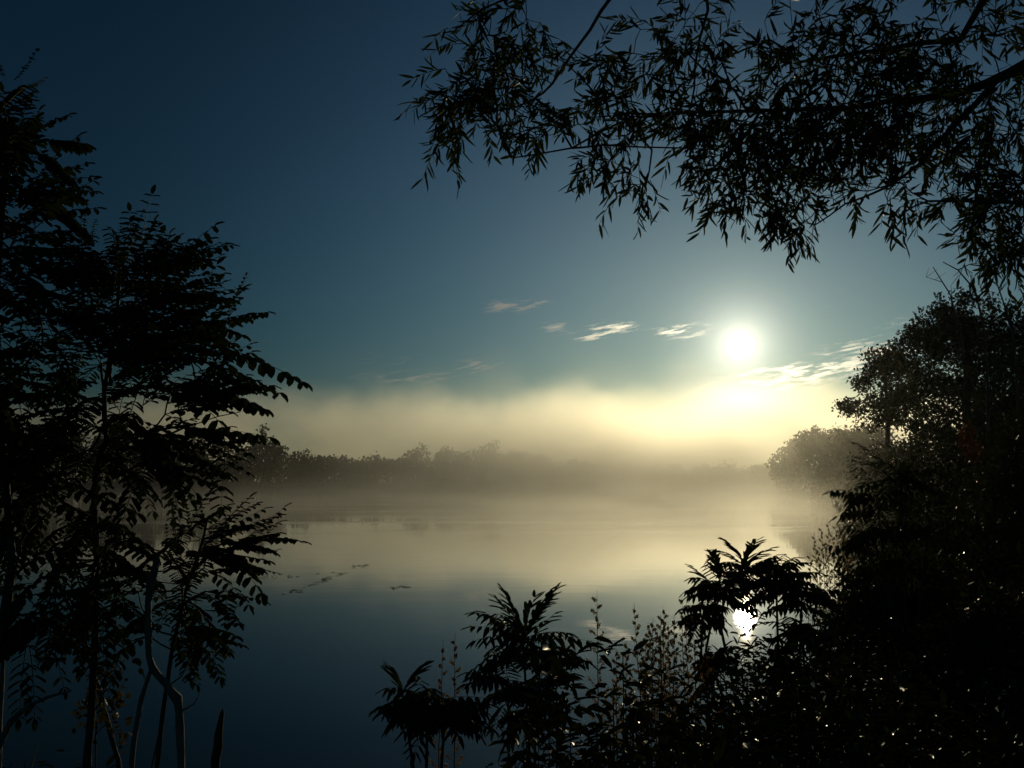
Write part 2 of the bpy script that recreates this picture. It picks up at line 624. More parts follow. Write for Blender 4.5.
def leafy_tree(name, label, cat, base_xy, lobes, d, trunk_r, leaf, per, mat, group=None, spread=None, trunk_px=None, bark=None, crown_name='crown', trunk_name='trunk', sides=6):
    """a tree or shrub from crown lobes (px, py, rx, ry, depth offset, depth radius, count) at about d metres"""
    bx, by = base_xy
    base = Vector((bx, by, gz(bx, by) - 0.05))
    th = thing(name, base, label, cat, group)
    pts = []
    for (px, py, rx, ry, off, dd, n) in lobes:
        pts += blob(px, py, rx, ry, d + off, dd, n)
    top = max(pts, key=lambda q: q.z)
    cen = sum(pts, Vector()) / len(pts)
    zlow = min(q.z for q in pts)
    fork = Vector((bx * 0.6 + cen.x * 0.4, by * 0.6 + cen.y * 0.4, base.z + (cen.z - base.z) * 0.55))
    chain = [base, base.lerp(fork, 0.5) + rv() * (fork - base).length * 0.04, fork, fork.lerp(cen, 0.7) + rv() * 0.03 * (cen - base).length, cen.lerp(top, 0.5)]
    pts = [q for q in pts if q.z > base.z + 0.1]
    nodes, par, n0 = grow([(chain, None)], pts)
    tb = MB()
    branch_tubes(tb, nodes, par, trunk_r * 0.06, trunk_r, 0.5, sides)
    tb.build(trunk_name, bark or M_BARK, th)
    cb = MB()
    sp = spread or leaf * 2.2
    for q in nodes[n0:]:
        for _ in range(per):
            c = q + rv() * sp * rng.random() ** 0.5
            dv = (rv() + Vector((0, 0, -0.25)) + (q - cen).normalized() * 0.4)
            cb.card(c, dv, rv() + Vector((0, 0, 0.8)), leaf * rng.uniform(0.7, 1.35), leaf * rng.uniform(0.4, 0.7))
    cb.build(crown_name, mat, th, smooth=False)
    return th


# ------------------------------------------------------------------ far bank woods
tb, cb = MB(), MB()


def far_tree(px, py_top, d, wpx, tb, cb, leaf=0.75, n=150):
    c = at(px, py_top, d)
    bz = gz(c.x, c.y)
    H = c.z - bz
    wd = wpx * d / F
    tb.tube([(c.x, c.y, bz - 0.2), (c.x + rng.uniform(-.3, .3), c.y, bz + H * 0.5), (c.x, c.y, bz + H * 0.9)], [H * 0.022, H * 0.016, H * 0.004], 5)
    slim = rng.uniform(0.7, 1.3)
    lob = []
    for k in range(12):
        f = rng.uniform(0.05, 0.92)
        lob.append((rng.uniform(-.5, .5) * wd * (1.1 - 0.6 * f), rng.uniform(-.5, .5) * wd, f * H, rng.uniform(0.22, 0.45) * wd * (1.2 - 0.5 * f) * slim))
    lob.append((rng.uniform(-.1, .1) * wd, 0, H - 0.2 * wd, 0.2 * wd))
    for _ in range(n):
        lx, ly, lz, lr = rng.choice(lob)
        q = Vector((c.x + lx, c.y + ly, bz + lz)) + rv() * lr * rng.random() ** 0.4
        q.z = max(q.z, bz + 0.3)
        for _ in range(7):
            cb.card(q + rv() * leaf * 1.3, rv(), rv(), leaf * rng.uniform(.6, 1.3), leaf * rng.uniform(.5, .9))


def far_top(px):
    xs = [-60, 60, 120, 200, 250, 300, 340, 380, 420, 460, 495, 530, 580, 640, 720, 800, 900, 1100]
    ys = [425, 425, 430, 438, 446, 455, 460, 459, 457, 456, 448, 455, 463, 469, 470, 466, 458, 440]
    return float(np.interp(px, xs, ys))


px = -420
while px < 1300:
    wpx = rng.uniform(16, 34)
    far_tree(px, far_top(px) + rng.gauss(1.5, 4.5), rng.uniform(236, 250), wpx, tb, cb)
    px += wpx * 0.45
woods_t = thing("far_woods", (0, 240, 1), "dark mist-veiled wood in one mass along the far river bank", "woods")
tag(woods_t, kind='stuff')
tb.build("trunks", M_BARK, woods_t)
cb.build("foliage", M_WOOD, woods_t, smooth=False)
for (px, py, wpx, lab) in [(263, 426, 26, "lone rounded tree rising above the left end of the far misty wood"),
                           (492, 443, 26, "low pointed tree standing just above the middle of the far misty wood")]:
    c = at(px, py, 236)
    th = thing("far_tree", (c.x, c.y, gz(c.x, c.y)), lab, "tree")
    tb, cb = MB(), MB()
    far_tree(px, py, 236, wpx, tb, cb, 0.7, 130)
    tb.build("trunk", M_BARK, th)
    cb.build("crown", M_WOOD, th, smooth=False)

# ------------------------------------------------------------------ right bank trees
def gx_at(px, d):
    return ((px - 512) / F * d * 1.0045, d)


leafy_tree("headland_tree", "small pale misty tree at the very tip of the headland", "tree", gx_at(790, 172),
           [(784, 466, 13, 14, 0, 3, 60), (800, 454, 16, 18, 0, 3, 80), (792, 478, 20, 10, 0, 3, 60)], 172, 0.2, 0.75, 12, M_TREE, spread=1.2)
leafy_tree("headland_tree", "second misty round-topped tree in from the headland tip", "tree", gx_at(822, 150),
           [(815, 446, 18, 17, 0, 3, 100), (834, 448, 20, 22, 0, 3, 100), (822, 474, 28, 14, 0, 3, 90)], 150, 0.22, 0.7, 12, M_TREE, spread=1.1)
leafy_tree("headland_tree", "broad hazy green tree at the foot of the tall airy tree on the headland", "tree", gx_at(855, 125),
           [(848, 450, 22, 20, 0, 4, 120), (872, 446, 26, 22, 0, 4, 120), (852, 476, 36, 16, 0, 4, 110)], 125, 0.25, 0.6, 12, M_TREE, spread=1.0)
leafy_tree("airy_tree", "tall airy round-crowned tree with sky gaps, between headland and dark bank trees", "tree", gx_at(886, 80),
           [(885, 362, 22, 17, 0, 2.2, 80), (866, 382, 14, 12, 0, 2, 30), (898, 380, 20, 20, 0, 2.2, 50), (862, 406, 24, 9, 0, 2, 36), (846, 408, 9, 5, 0, 1, 12),
            (894, 408, 22, 16, 0, 2.2, 50), (880, 424, 26, 8, 0, 2, 24), (910, 395, 20, 36, 0, 2, 50)], 80, 0.2, 0.32, 18, M_TREE, spread=0.7)
leafy_tree("bank_tree", "dark leafy tree with a ragged top, behind the bare dead stems", "tree", gx_at(965, 42),
           [(958, 325, 26, 16, 0, 2, 80), (930, 340, 26, 14, 0, 2, 60), (985, 330, 30, 20, 0, 2, 80), (960, 365, 60, 30, 0, 2.5, 220), (950, 410, 60, 36, 0, 2.5, 260), (950, 455, 60, 30, 0, 2.5, 220), (1005, 390, 40, 60, 0, 2.5, 200), (1000, 440, 50, 40, 0, 2.5, 160), (945, 322, 34, 14, 0, 2, 50), (914, 332, 10, 7, 0, 1, 12), (940, 306, 9, 10, 0, 1, 10), (966, 301, 12, 9, 0, 1, 14), (988, 304, 8, 10, 0, 1, 9), (1008, 312, 10, 8, 0, 1, 10), (900, 348, 8, 8, 0, 1, 8)],
           42, 0.18, 0.17, 22, M_TREE, spread=0.42)
leafy_tree("bank_tree", "dense dark tree at the right edge of the photo, beside the ragged-topped tree", "tree", gx_at(1035, 30),
           [(1030, 350, 36, 40, 0, 2, 160), (1020, 420, 50, 50, 0, 2, 240), (1060, 330, 40, 50, 0, 2, 120), (1080, 400, 50, 70, 0, 2, 160)],
           30, 0.16, 0.14, 20, M_TREE, spread=0.36)


# shrubs clothing the right bank: (px0, lobes, d, leaf, label)
SHRUBS = [
    (832, [(822, 492, 14, 7, 0, 2, 40), (838, 488, 16, 9, 0, 2, 50)], 108, 0.3, "low hazy shrub on the muddy spit below the headland trees"),
    (880, [(870, 470, 26, 20, 0, 2.5, 90), (896, 462, 26, 24, 0, 2.5, 100), (880, 490, 34, 14, 0, 2.5, 70)], 70, 0.24, "grey-green shrub growing at the foot of the tall airy tree"),
    (905, [(890, 488, 30, 26, 0, 2, 120), (920, 478, 34, 36, 0, 2, 160), (900, 520, 40, 20, 0, 2, 100)], 40, 0.16, "dark rounded shrub just below the ragged-topped bank tree"),
    (945, [(925, 500, 40, 36, 0, 1.6, 170), (970, 480, 44, 50, 0, 1.6, 240), (935, 550, 56, 30, 0, 1.4, 180)], 20, 0.09, "large dark shrub with the reddish bush against its top"),
    (1005, [(995, 520, 46, 54, 0, 1.0, 220), (1030, 470, 50, 60, 0, 1.0, 260), (985, 590, 66, 40, 0, 1.0, 220)], 13, 0.075, "near-black shrub filling the right edge above the wet undergrowth"),
    (905, [(880, 590, 44, 26, 0, .6, 150), (920, 580, 46, 36, 0, .6, 180), (900, 630, 66, 30, 0, .6, 180), (850, 625, 30, 22, 0, .5, 80)], 9.5, 0.06, "low dark shrub beside the broad ash-leaved plant near the sun's reflection"),
    (985, [(960, 650, 52, 36, 0, .5, 170), (1010, 630, 56, 46, 0, .5, 200), (980, 700, 70, 34, 0, .5, 180)], 7.2, 0.055, "low black shrub nearest the photo's bottom right corner"),
]
for (px, lobes, dd, leaf, lab) in SHRUBS:
    leafy_tree("bank_shrub", lab, "shrub", gx_at(px, dd), lobes, dd, 0.02 + 0.0016 * dd, leaf, 10, M_SHRUB, "shrubs along the right bank", spread=leaf * 2.4, trunk_name='stem', crown_name='foliage')
leafy_tree("red_leaved_bush", "small bush with dull red autumn leaves on the dark right bank", "shrub", gx_at(968, 16.5),
           [(966, 436, 7, 14, 0, .2, 26), (975, 455, 10, 14, 0, .2, 26)], 16.5, 0.018, 0.07, 5, M_RED, spread=0.12, trunk_name='stem', crown_name='foliage')

leafy_tree("yellowing_bush", "small bush of yellowing leaves low among the bare stems at left", "shrub", gx_at(104, 4.3),
           [(104, 690, 20, 26, 0, .15, 16), (90, 715, 22, 22, 0, .15, 12), (120, 725, 18, 24, 0, .15, 12)], 4.3, 0.008, 0.035, 4, M_YELLOW, spread=0.05, trunk_name='stem', crown_name='foliage')

# ------------------------------------------------------------------ bare stems above the right bank
BARE = [([(962, 470), (966, 390), (962, 338), (950, 294), (933, 267)], [[(950, 294), (942, 282), (926, 277)], [(957, 318), (952, 300), (951, 286)]], 27.0, "leftmost of three bare dead stems leaning above the dark bank trees"),
        ([(985, 480), (988, 390), (984, 328), (975, 290), (958, 270), (943, 262)], [[(958, 270), (970, 264), (982, 263)], [(978, 302), (972, 286), (972, 272)]], 26.0, "middle bare dead stem, forked at its tip, above the dark bank trees"),
        ([(1016, 480), (1018, 400), (1014, 341), (1004, 304), (990, 263)], [[(1006, 312), (1000, 292), (1004, 276)], [(997, 284), (988, 278), (982, 268)]], 25.0, "rightmost of three bare dead stems, tallest, by the photo's right edge")]
for path, twigs, dd, lab in BARE:
    p0 = at(path[0][0], 480, dd)
    base = Vector((p0.x, p0.y, gz(p0.x, p0.y) - 0.05))
    th = thing("bare_sapling", base, lab, "dead sapling", "bare saplings on the right bank")
    b = MB()
    pts = [base] + [at(x, y, dd) for x, y in path[1:]]
    b.tube(pts, [0.045 * (1 - 0.75 * i / (len(pts) - 1)) for i in range(len(pts))], 6)
    b.build("stem", M_BARK, th)
    for tw in twigs:
        b = MB()
        pts = [at(x, y, dd + rng.uniform(-.05, .05)) for x, y in tw]
        b.tube(pts, [0.018, 0.013, 0.006], 5)
        for k in range(3):
            q = pts[1].lerp(pts[2], rng.random())
            b.tube([q, q + (rv() + Vector((0, 0, 1.2))).normalized() * 0.35], [0.008, 0.004], 4)
        b.build("twig", M_BARK, th)

# ------------------------------------------------------------------ compound leaves
def frond(mb, base, dirv, L, pairs, ll, lw, droop=0.35, hang=0.5, fold=0.0, terminal=True, rach=0.0022, wide=0.5):
    """a feather-shaped leaf: a drooping midrib with paired leaflets"""
    dirv = dirv.normalized()
    side = dirv.cross(Vector((0, 0, 1)))
    if side.length < 0.15:
        side = rv().cross(dirv)
    side.normalize()
    pts, n = [], 7
    q, dcur = Vector(base), dirv.copy()
    for i in range(n):
        pts.append(q.copy())
        dcur = (dcur + Vector((0, 0, -droop / n)) + rv() * 0.05).normalized()
        q = q + dcur * (L / (n - 1))
    mb.tube(pts, [rach * (1 - 0.6 * i / (n - 1)) for i in range(n)], 4, cap=False)

    def pt(t):
        f = t * (n - 1)
        i = min(int(f), n - 2)
        return pts[i].lerp(pts[i + 1], f - i), (pts[i + 1] - pts[i]).normalized()

    for k in range(pairs):
        t = 0.14 + 0.84 * k / max(1, pairs - 1)
        p_, tg = pt(t)
        sc = (0.75 + 0.5 * math.sin(PI * min(1, 0.15 + t * 0.8))) * rng.uniform(0.85, 1.12)
        for s_ in (-1, 1):
            if rng.random() < 0.05:
                continue
            dv = side * s_ * (1 - fold) + tg * (0.35 + fold * 1.2) + Vector((0, 0, -hang * rng.uniform(0.6, 1.3))) + rv() * 0.16
            nr = Vector((0, 0, 1)) + side * s_ * hang * 0.8 + rv() * 0.2
            mb.leaf(p_, dv, nr, ll * sc, lw * sc, 0.12, wide, 0.45 if wide > .45 else .3)
    if terminal:
        p_, tg = pt(1.0)
        mb.leaf(p_, tg + Vector((0, 0, -hang * 0.4)), Vector((0, 0, 1)), ll, lw, 0.12, wide)


def frond_px(mb, a, b, d0, d1, **kw):
    A, B = at(a[0], a[1], d0), at(b[0], b[1], d1)
    v = B - A
    L = v.length
    droop = kw.pop('droop', 0.35)
    frond(mb, A, v.normalized() + Vector((0, 0, droop * 0.5)), L * 1.04, droop=droop, **kw)


def locust(name, label, chain, extra, lobes, d, r_max, heroes, spikes, per=2.0, fl=(0.2, 0.32), group=None, side_chains=()):
    base = chain[0]
    th = thing(name, base, label, "tree", group)
    pts = []
    for (px, py, rx, ry, off, dd, n) in lobes:
        pts += blob(px, py, rx, ry, d + off, dd, n)
    sets = [(chain, None)] + [(c, None) for c in side_chains]
    nodes, par, n0 = grow(sets, pts)
    tb, bb, lb = MB(), MB(), MB()
    tr = [r_max * (1 - 0.62 * i / (len(chain) - 1)) for i in range(len(chain))]
    tb.tube(chain, tr, 8)
    tb.build("trunk", M_BARK, th)
    # the branches start on the trunk line but leave the trunk itself to its own mesh
    branch_tubes(bb, nodes, par, 0.0022, r_max * 0.36, 0.36, 5)
    bb.build("branches", M_BARK, th)
    cen = sum(pts, Vector()) / len(pts)
    for q in nodes[n0:]:
        k = int(per) + (rng.random() < per - int(per))
        for _ in range(k):
            o_ = (q - cen)
            o_.z *= 0.5
            dv = o_.normalized() * 1.1 + rv() * 0.7 + Vector((0, 0, 0.2))
            frond(lb, q, dv, rng.uniform(*fl), rng.choice([7, 8, 9, 10]), rng.uniform(0.036, 0.050), rng.uniform(0.018, 0.025), rng.uniform(0.15, 0.7), rng.uniform(0.1, 0.6))
    for a, b, kw in heroes:
        frond_px(lb, a, b, d + rng.uniform(-.2, .2), d + rng.uniform(-.25, .25), **dict(dict(pairs=9, ll=0.056, lw=0.032, droop=0.3, hang=0.75), **kw))
    for a, b in spikes:
        # young leaves still folded upward, seen edge-on
        frond_px(lb, a, b, d + rng.uniform(-.3, .3), d + rng.uniform(-.3, .3), pairs=9, ll=0.022, lw=0.009, droop=-0.3, hang=0.1, fold=0.55)
    lb.build("crown", M_LOCUST, th)
    return th


def gpt(px, d):
    x = (px - 512) / F * d * 1.0045
    return Vector((x, d, gz(x, d) - 0.04))


D1 = 4.0
locust("locust_tree", "slender feather-leaved tree with a bushy dark crown, second trunk from the left",
       [gpt(90, D1), at(91, 720, D1), at(95, 640, D1), at(97, 560, D1), at(94, 500, D1), at(96, 470, D1), at(106, 440, D1 - .05), at(104, 390, D1), at(116, 330, D1), at(120, 270, D1)],
       None,
       [(125, 318, 70, 44, 0, .6, 44), (70, 335, 70, 60, 0, .6, 44), (165, 345, 50, 50, 0, .5, 26), (190, 400, 36, 30, 0, .4, 12), (90, 410, 80, 50, 0, .6, 40),
        (140, 450, 50, 26, 0, .4, 14), (30, 460, 50, 60, 0, .6, 30), (70, 530, 60, 30, 0, .5, 16), (120, 282, 60, 20, 0, .4, 16), (60, 595, 60, 34, 0, .4, 14), (20, 620, 30, 30, 0, .4, 6)], D1, 0.017,
       [((206, 344), (302, 376), {}), ((205, 362), (272, 398), dict(pairs=7)), ((196, 340), (240, 292), dict(pairs=6, hang=.4)), ((200, 350), (246, 320), dict(pairs=5)),
        ((176, 428), (268, 442), dict(pairs=8, hang=.9)), ((224, 438), (231, 502), dict(pairs=8, hang=.2, droop=.05)), ((190, 400), (236, 428), dict(pairs=6)),
        ((150, 440), (196, 492), dict(pairs=7)), ((180, 380), (252, 404), dict(pairs=7)), ((170, 330), (214, 268), dict(pairs=7, hang=.3)), ((140, 470), (120, 530), {}),
        ((150, 268), (208, 264), dict(hang=.4)), ((160, 292), (226, 300), dict(hang=.5)), ((172, 316), (238, 328), dict(hang=.5)), ((196, 384), (262, 412), dict(hang=.9)), ((60, 480), (130, 512), {}), ((50, 500), (140, 545), {}), ((90, 540), (150, 590), {})],
       [((176, 256), (214, 243)), ((178, 262), (221, 250)), ((184, 275), (208, 275)), ((186, 284), (222, 284)), ((190, 288), (226, 281)), ((126, 250), (141, 212)), ((118, 248), (120, 224)),
        ((130, 246), (142, 232)), ((84, 234), (88, 202)), ((92, 240), (97, 220)), ((150, 245), (166, 236)), ((228, 312), (244, 279)), ((218, 312), (243, 306)), ((160, 250), (196, 246)), ((230, 345), (239, 334))],
       side_chains=[[at(104, 400, D1), at(150, 385, D1), at(190, 360, D1), at(222, 325, D1), at(234, 310, D1)], [at(104, 410, D1), at(60, 380, D1 + .1), at(20, 330, D1 + .1)],
                    [at(106, 440, D1), at(150, 432, D1), at(196, 424, D1), at(240, 412, D1)], [at(97, 520, D1), at(60, 500, D1), at(30, 450, D1)]])
D2 = 3.7
locust("locust_tree", "taller feather-leaved tree cut by the photo's left edge, its crown reaching highest",
       [gpt(-40, D2), at(-30, 700, D2), at(0, 640, D2), at(12, 560, D2), at(4, 460, D2), at(-8, 350, D2), at(0, 240, D2), at(6, 180, D2), at(8, 136, D2)],
       None,
       [(-4, 152, 20, 30, 0, .35, 16), (18, 178, 22, 24, 0, .3, 12), (14, 222, 34, 28, 0, .4, 14), (10, 262, 40, 36, 0, .5, 20), (-30, 220, 40, 90, 0, .5, 24), (-30, 380, 50, 80, 0, .5, 24)], D2, 0.02,
       [((42, 140), (84, 147), dict(hang=.6)), ((40, 150), (70, 180), {}), ((20, 205), (60, 196), {}), ((48, 200), (84, 232), {}), ((30, 190), (76, 200), {}), ((0, 110), (30, 90), {})],
       [((14, 80), (34, 52)), ((20, 88), (42, 76)), ((60, 205), (80, 190)), ((2, 76), (6, 62))], per=1.35)
D3 = 4.4
locust("locust_sapling", "low feather-leaved sapling with upright young tips, overhanging the dark water",
       [gpt(158, D3), at(162, 720, D3), at(172, 650, D3), at(186, 590, D3), at(203, 540, D3), at(207, 520, D3)],
       None,
       [(200, 545, 44, 18, 0, .35, 12), (165, 572, 50, 22, 0, .35, 14), (185, 610, 34, 30, 0, .3, 12), (120, 590, 40, 26, 0, .3, 10), (228, 540, 22, 12, 0, .2, 4), (140, 625, 34, 24, 0, .3, 8)], D3, 0.012,
       [((216, 538), (268, 552), dict(hang=.4)), ((222, 545), (262, 592), dict(pairs=7)), ((226, 586), (229, 622), dict(pairs=8, hang=.2, droop=.05, ll=.04)), ((205, 555), (256, 570), {}),
        ((180, 540), (150, 560), {}), ((160, 560), (110, 540), {}), ((196, 600), (192, 660), dict(hang=.4)), ((190, 600), (226, 648), {}), ((240, 540), (284, 552), dict(hang=.3, ll=.03))],
       [((206, 530), (224, 502)), ((208, 530), (234, 506)), ((210, 532), (238, 524)), ((174, 545), (176, 508)), ((190, 540), (189, 504)), ((164, 555), (166, 532)), ((204, 530), (203, 512)),
        ((248, 548), (277, 530)), ((255, 552), (285, 552)), ((236, 556), (272, 574)), ((200, 610), (236, 607))], per=1.4, fl=(0.2, 0.28))

# ------------------------------------------------------------------ bare stems and stumps on the left bank
def stem_thing(name, label, cat, path, d, radii, mat, extra=(), group=None, part='stem'):
    x0, y0 = path[0]
    base = gpt(x0, d)
    th = thing(name, base, label, cat, group)
    b = MB()
    pts = [base] + [at(x, y, d) for x, y in path]
    # smooth the line, leaving the kinks
    rr0 = [radii[0]] + list(np.interp(np.linspace(0, 1, len(path)), np.linspace(0, 1, len(radii)), radii))
    fp, fr = [], []
    for i in range(len(pts) - 1):
        m_ = max(2, int((pts[i + 1] - pts[i]).length / 0.05))
        for k in range(m_):
            f = k / m_
            knot = 1.0 + 0.10 * math.sin(len(fp) * 1.7) + (0.22 if rng.random() < 0.12 else 0)
            fp.append(pts[i].lerp(pts[i + 1], f) + rv() * rr0[i] * 0.18)
            fr.append((rr0[i] * (1 - f) + rr0[i + 1] * f) * knot)
    fp.append(pts[-1]); fr.append(rr0[-1] * 0.8)
    # a splintered end
    tipd = (pts[-1] - pts[-2]).normalized()
    fp.append(pts[-1] + tipd * rr0[-1] * 1.6 + rv() * rr0[-1] * 0.5); fr.append(rr0[-1] * 0.25)
    b.tube(fp, fr, 9)
    b.build(part, mat, th)
    for e, rr in extra:
        b = MB()
        b.tube([at(x, y, d) for x, y in e], rr, 6)
        b.build("side_stem", mat, th)
    return th


stem_thing("broken_sapling", "broken sapling stem with a sharp kink, pale along its lit edge", "dead sapling",
           [(182, 790), (181, 740), (180, 715), (177, 698), (166, 684), (153, 668), (149, 655), (148, 600), (152, 580), (157, 561)], 3.9, [0.015, 0.016, 0.012, 0.016], M_DEAD,
           [([(152, 667), (141, 700), (134, 740), (128, 800)], [0.009, 0.010, 0.011, 0.012]), ([(150, 622), (141, 606), (138, 590)], [0.004, 0.003, 0.002]), ([(168, 686), (182, 676), (190, 660)], [0.004, 0.003, 0.0015]), ([(180, 712), (194, 704), (200, 694)], [0.004, 0.003, 0.0015])])
stem_thing("leaning_stem", "long thin bare stem leaning to the left behind the kinked sapling", "dead stem",
           [(124, 800), (118, 760), (96, 680), (76, 622), (48, 556)], 4.5, [0.013, 0.006], M_BARK, [([(76, 622), (70, 596), (74, 570)], [0.004, 0.003, 0.002]), ([(96, 680), (112, 668), (118, 650)], [0.003, 0.0025, 0.001])])
stem_thing("bleached_branch", "pale bleached branch arching up from the photo's lower left corner", "branch",
           [(-6, 760), (10, 722), (28, 706), (48, 697), (70, 691)], 3.6, [0.011, 0.010, 0.006, 0.004], M_DEAD)
stem_thing("dead_stub", "short dark broken stub standing at the water's edge", "stump",
           [(214, 800), (215, 768), (219, 735), (222, 714)], 4.9, [0.026, 0.022, 0.014], M_BARK)
stem_thing("thin_sapling", "thin upright bare sapling at the photo's left edge", "dead sapling",
           [(-2, 800), (0, 720), (4, 640), (14, 575), (22, 540)], 4.2, [0.012, 0.005], M_DEAD)

# ------------------------------------------------------------------ ash-leaved plants on the near bank
def radial_plant(name, label, heads, stem_base_px, d, n_low=4, group=None):
    base = gpt(stem_base_px, d)
    th = thing(name, base, label, "plant", group)
    sb, lb = MB(), MB()
    for hd in heads:
        (px, py, nf, L, up), via = hd[:5], (hd[5] if len(hd) > 5 else None)
        dh = d + rng.uniform(-.12, .12)
        c = at(px, py, dh)
        mid = at(via[0], via[1], dh) if via else base.lerp(c, 0.5) + Vector((rng.uniform(-.05, .05), rng.uniform(-.05, .05), 0))
        sb.tube([base, mid, c], [0.011, 0.009, 0.006], 6)
        for k in range(nf):
            az = 2 * PI * (k * 0.618 + rng.uniform(-.05, .05))
            el = R(rng.uniform(*up))
            dv = Vector((math.cos(az) * math.cos(el), math.sin(az) * math.cos(el) * 0.8, math.sin(el)))
            start = c - Vector((0, 0, rng.uniform(0, 0.14))) * (1 if k > 3 else 0.3)
            frond(lb, start, dv, L * rng.uniform(0.75, 1.15), 7, 0.085, 0.026, rng.uniform(0.4, 1.0), rng.uniform(0.5, 0.9) if el < 0.85 else 0.2, fold=0.0 if el < 0.85 else 0.55, terminal=el < 0.85, wide=0.38, rach=0.0026)
    sb.build("stem", M_STEM, th)
    lb.build("fronds", M_SUMAC, th)
    return th


radial_plant("ash_leaved_plant", "umbrella-shaped plant of arching feathery leaves, standing alone in mid-frame before the calm water",
             [(523, 632, 30, 0.35, (-8, 75)), (538, 664, 16, 0.27, (-20, 40)), (508, 678, 14, 0.25, (-25, 40)), (535, 705, 14, 0.24, (-25, 40))], 518, 6.0)
radial_plant("ash_leaved_plant", "low dim feathery plant left of the umbrella-shaped one, over dark water",
             [(428, 696, 24, 0.29, (-10, 35)), (402, 692, 2, 0.2, (60, 80)), (446, 702, 10, 0.22, (-15, 25))], 440, 5.4)
radial_plant("ash_leaved_plant", "wide feathery plant spreading directly above the sun's reflection in the water",
             [(720, 578, 20, 0.25, (-15, 60), (706, 650)), (745, 566, 14, 0.23, (5, 65), (716, 605)), (776, 574, 20, 0.24, (-10, 60), (778, 650)), (802, 590, 18, 0.24, (-15, 60), (800, 660)), (800, 622, 18, 0.22, (-25, 45), (806, 680)), (704, 604, 10, 0.15, (-20, 40), (700, 670)), (716, 652, 12, 0.17, (-25, 45), (712, 700)), (780, 655, 14, 0.2, (-25, 45), (790, 700))], 745, 6.6)
radial_plant("ash_leaved_plant", "black feathery plant jutting over the shore beneath the headland trees",
             [(876, 494, 18, 0.38, (-15, 50)), (872, 526, 16, 0.34, (-20, 35)), (900, 474, 14, 0.38, (-10, 60)), (930, 520, 14, 0.4, (-20, 50)), (880, 555, 14, 0.34, (-20, 40))], 905, 7.6)

# ------------------------------------------------------------------ seeding weeds
def weed(px, top_py, d, label, spread=0.09, nb=13, group="tall seeding weeds on the near bank", lean=0.0, mat=None):
    base = gpt(px - lean, d)
    top = at(px, top_py, d)
    th = thing("seeding_weed", base, label, "weed", group)
    sb, pb = MB(), MB()
    H = (top - base).length
    mid = base.lerp(top, 0.55) + Vector((rng.uniform(-.02, .02), 0, 0))
    sb.tube([base, base.lerp(mid, .8)], [0.005, 0.0038], 5)
    pb.tube([base.lerp(mid, .78), mid, mid.lerp(top, .5) + rv() * 0.01, top], [0.0036, 0.0034, 0.0024, 0.001], 5)
    sb.build("stalk", mat or M_WEED, th)
    nb = int(nb * 1.7)
    for k in range(nb):
        t = 0.44 + 0.54 * k / nb
        q = base.lerp(mid, t / .55) if t < .55 else mid.lerp(top, (t - .55) / .45)
        L = spread * (1.15 - t) * 2.0 * rng.uniform(.7, 1.25)
        az = k * 2.4 + rng.random()
        dv = Vector((math.cos(az) * 0.8, math.sin(az) * 0.8, rng.uniform(0.5, 1.0))).normalized()
        e = q + dv * L
        pb.tube([q, q.lerp(e, .5) + Vector((0, 0, .01)), e], [0.0014, 0.001, 0.0007], 4, cap=False)
        for j in range(38):
            c = q.lerp(e, rng.uniform(.25, 1)) + rv() * 0.008
            pb.card(c, rv() + Vector((0, 0, .6)), rv(), rng.uniform(.010, .02), rng.uniform(.005, .010))
    pb.build("seed_head", mat or M_WEED, th)
    return th


weed(597, 590, 6.3, "tall single seeding weed just right of the umbrella-shaped plant", 0.10, 12, lean=-6)
weed(634, 602, 6.4, "left-leaning thin weed between the lone tall weed and the brown bushy ones", 0.07, 12, lean=-14)
for i, (px, py, d_) in enumerate([(653, 618, 6.2), (661, 612, 6.6), (668, 622, 6.4), (645, 634, 6.0), (692, 612, 6.5), (700, 622, 6.2), (648, 622, 6.9), (657, 628, 7.2), (664, 606, 7.0), (674, 616, 6.1), (640, 640, 6.4), (686, 624, 6.9), (626, 640, 6.2), (616, 648, 6.5)]):
    weed(px, py, d_, "brownish bushy seeding weed among those left of the sun's reflection", 0.075, 15, "brown weeds left of the reflection", lean=rng.uniform(-10, 10))
weed(682, 594, 6.9, "tallest thin weed just left of the wide plant above the reflection", 0.08, 12)
weed(455, 632, 5.9, "thin weed rising from the low dim feathery plant", 0.07, 11)
weed(443, 640, 6.1, "thin weed at the left side of the umbrella-shaped plant, second from it", 0.06, 10)
for i, (px, py, d_) in enumerate([(814, 532, 10.5), (821, 524, 11), (828, 520, 11.4), (835, 522, 10.8), (842, 528, 11.2), (848, 536, 10.2), (825, 540, 10), (838, 545, 10), (818, 545, 9.8), (832, 530, 10.6), (846, 545, 10.2), (810, 552, 9.6)]):
    weed(px, py, d_, "sunlit tan seeding weed in the clump by the right shore", 0.085, 14, "tan weeds by the right shore")

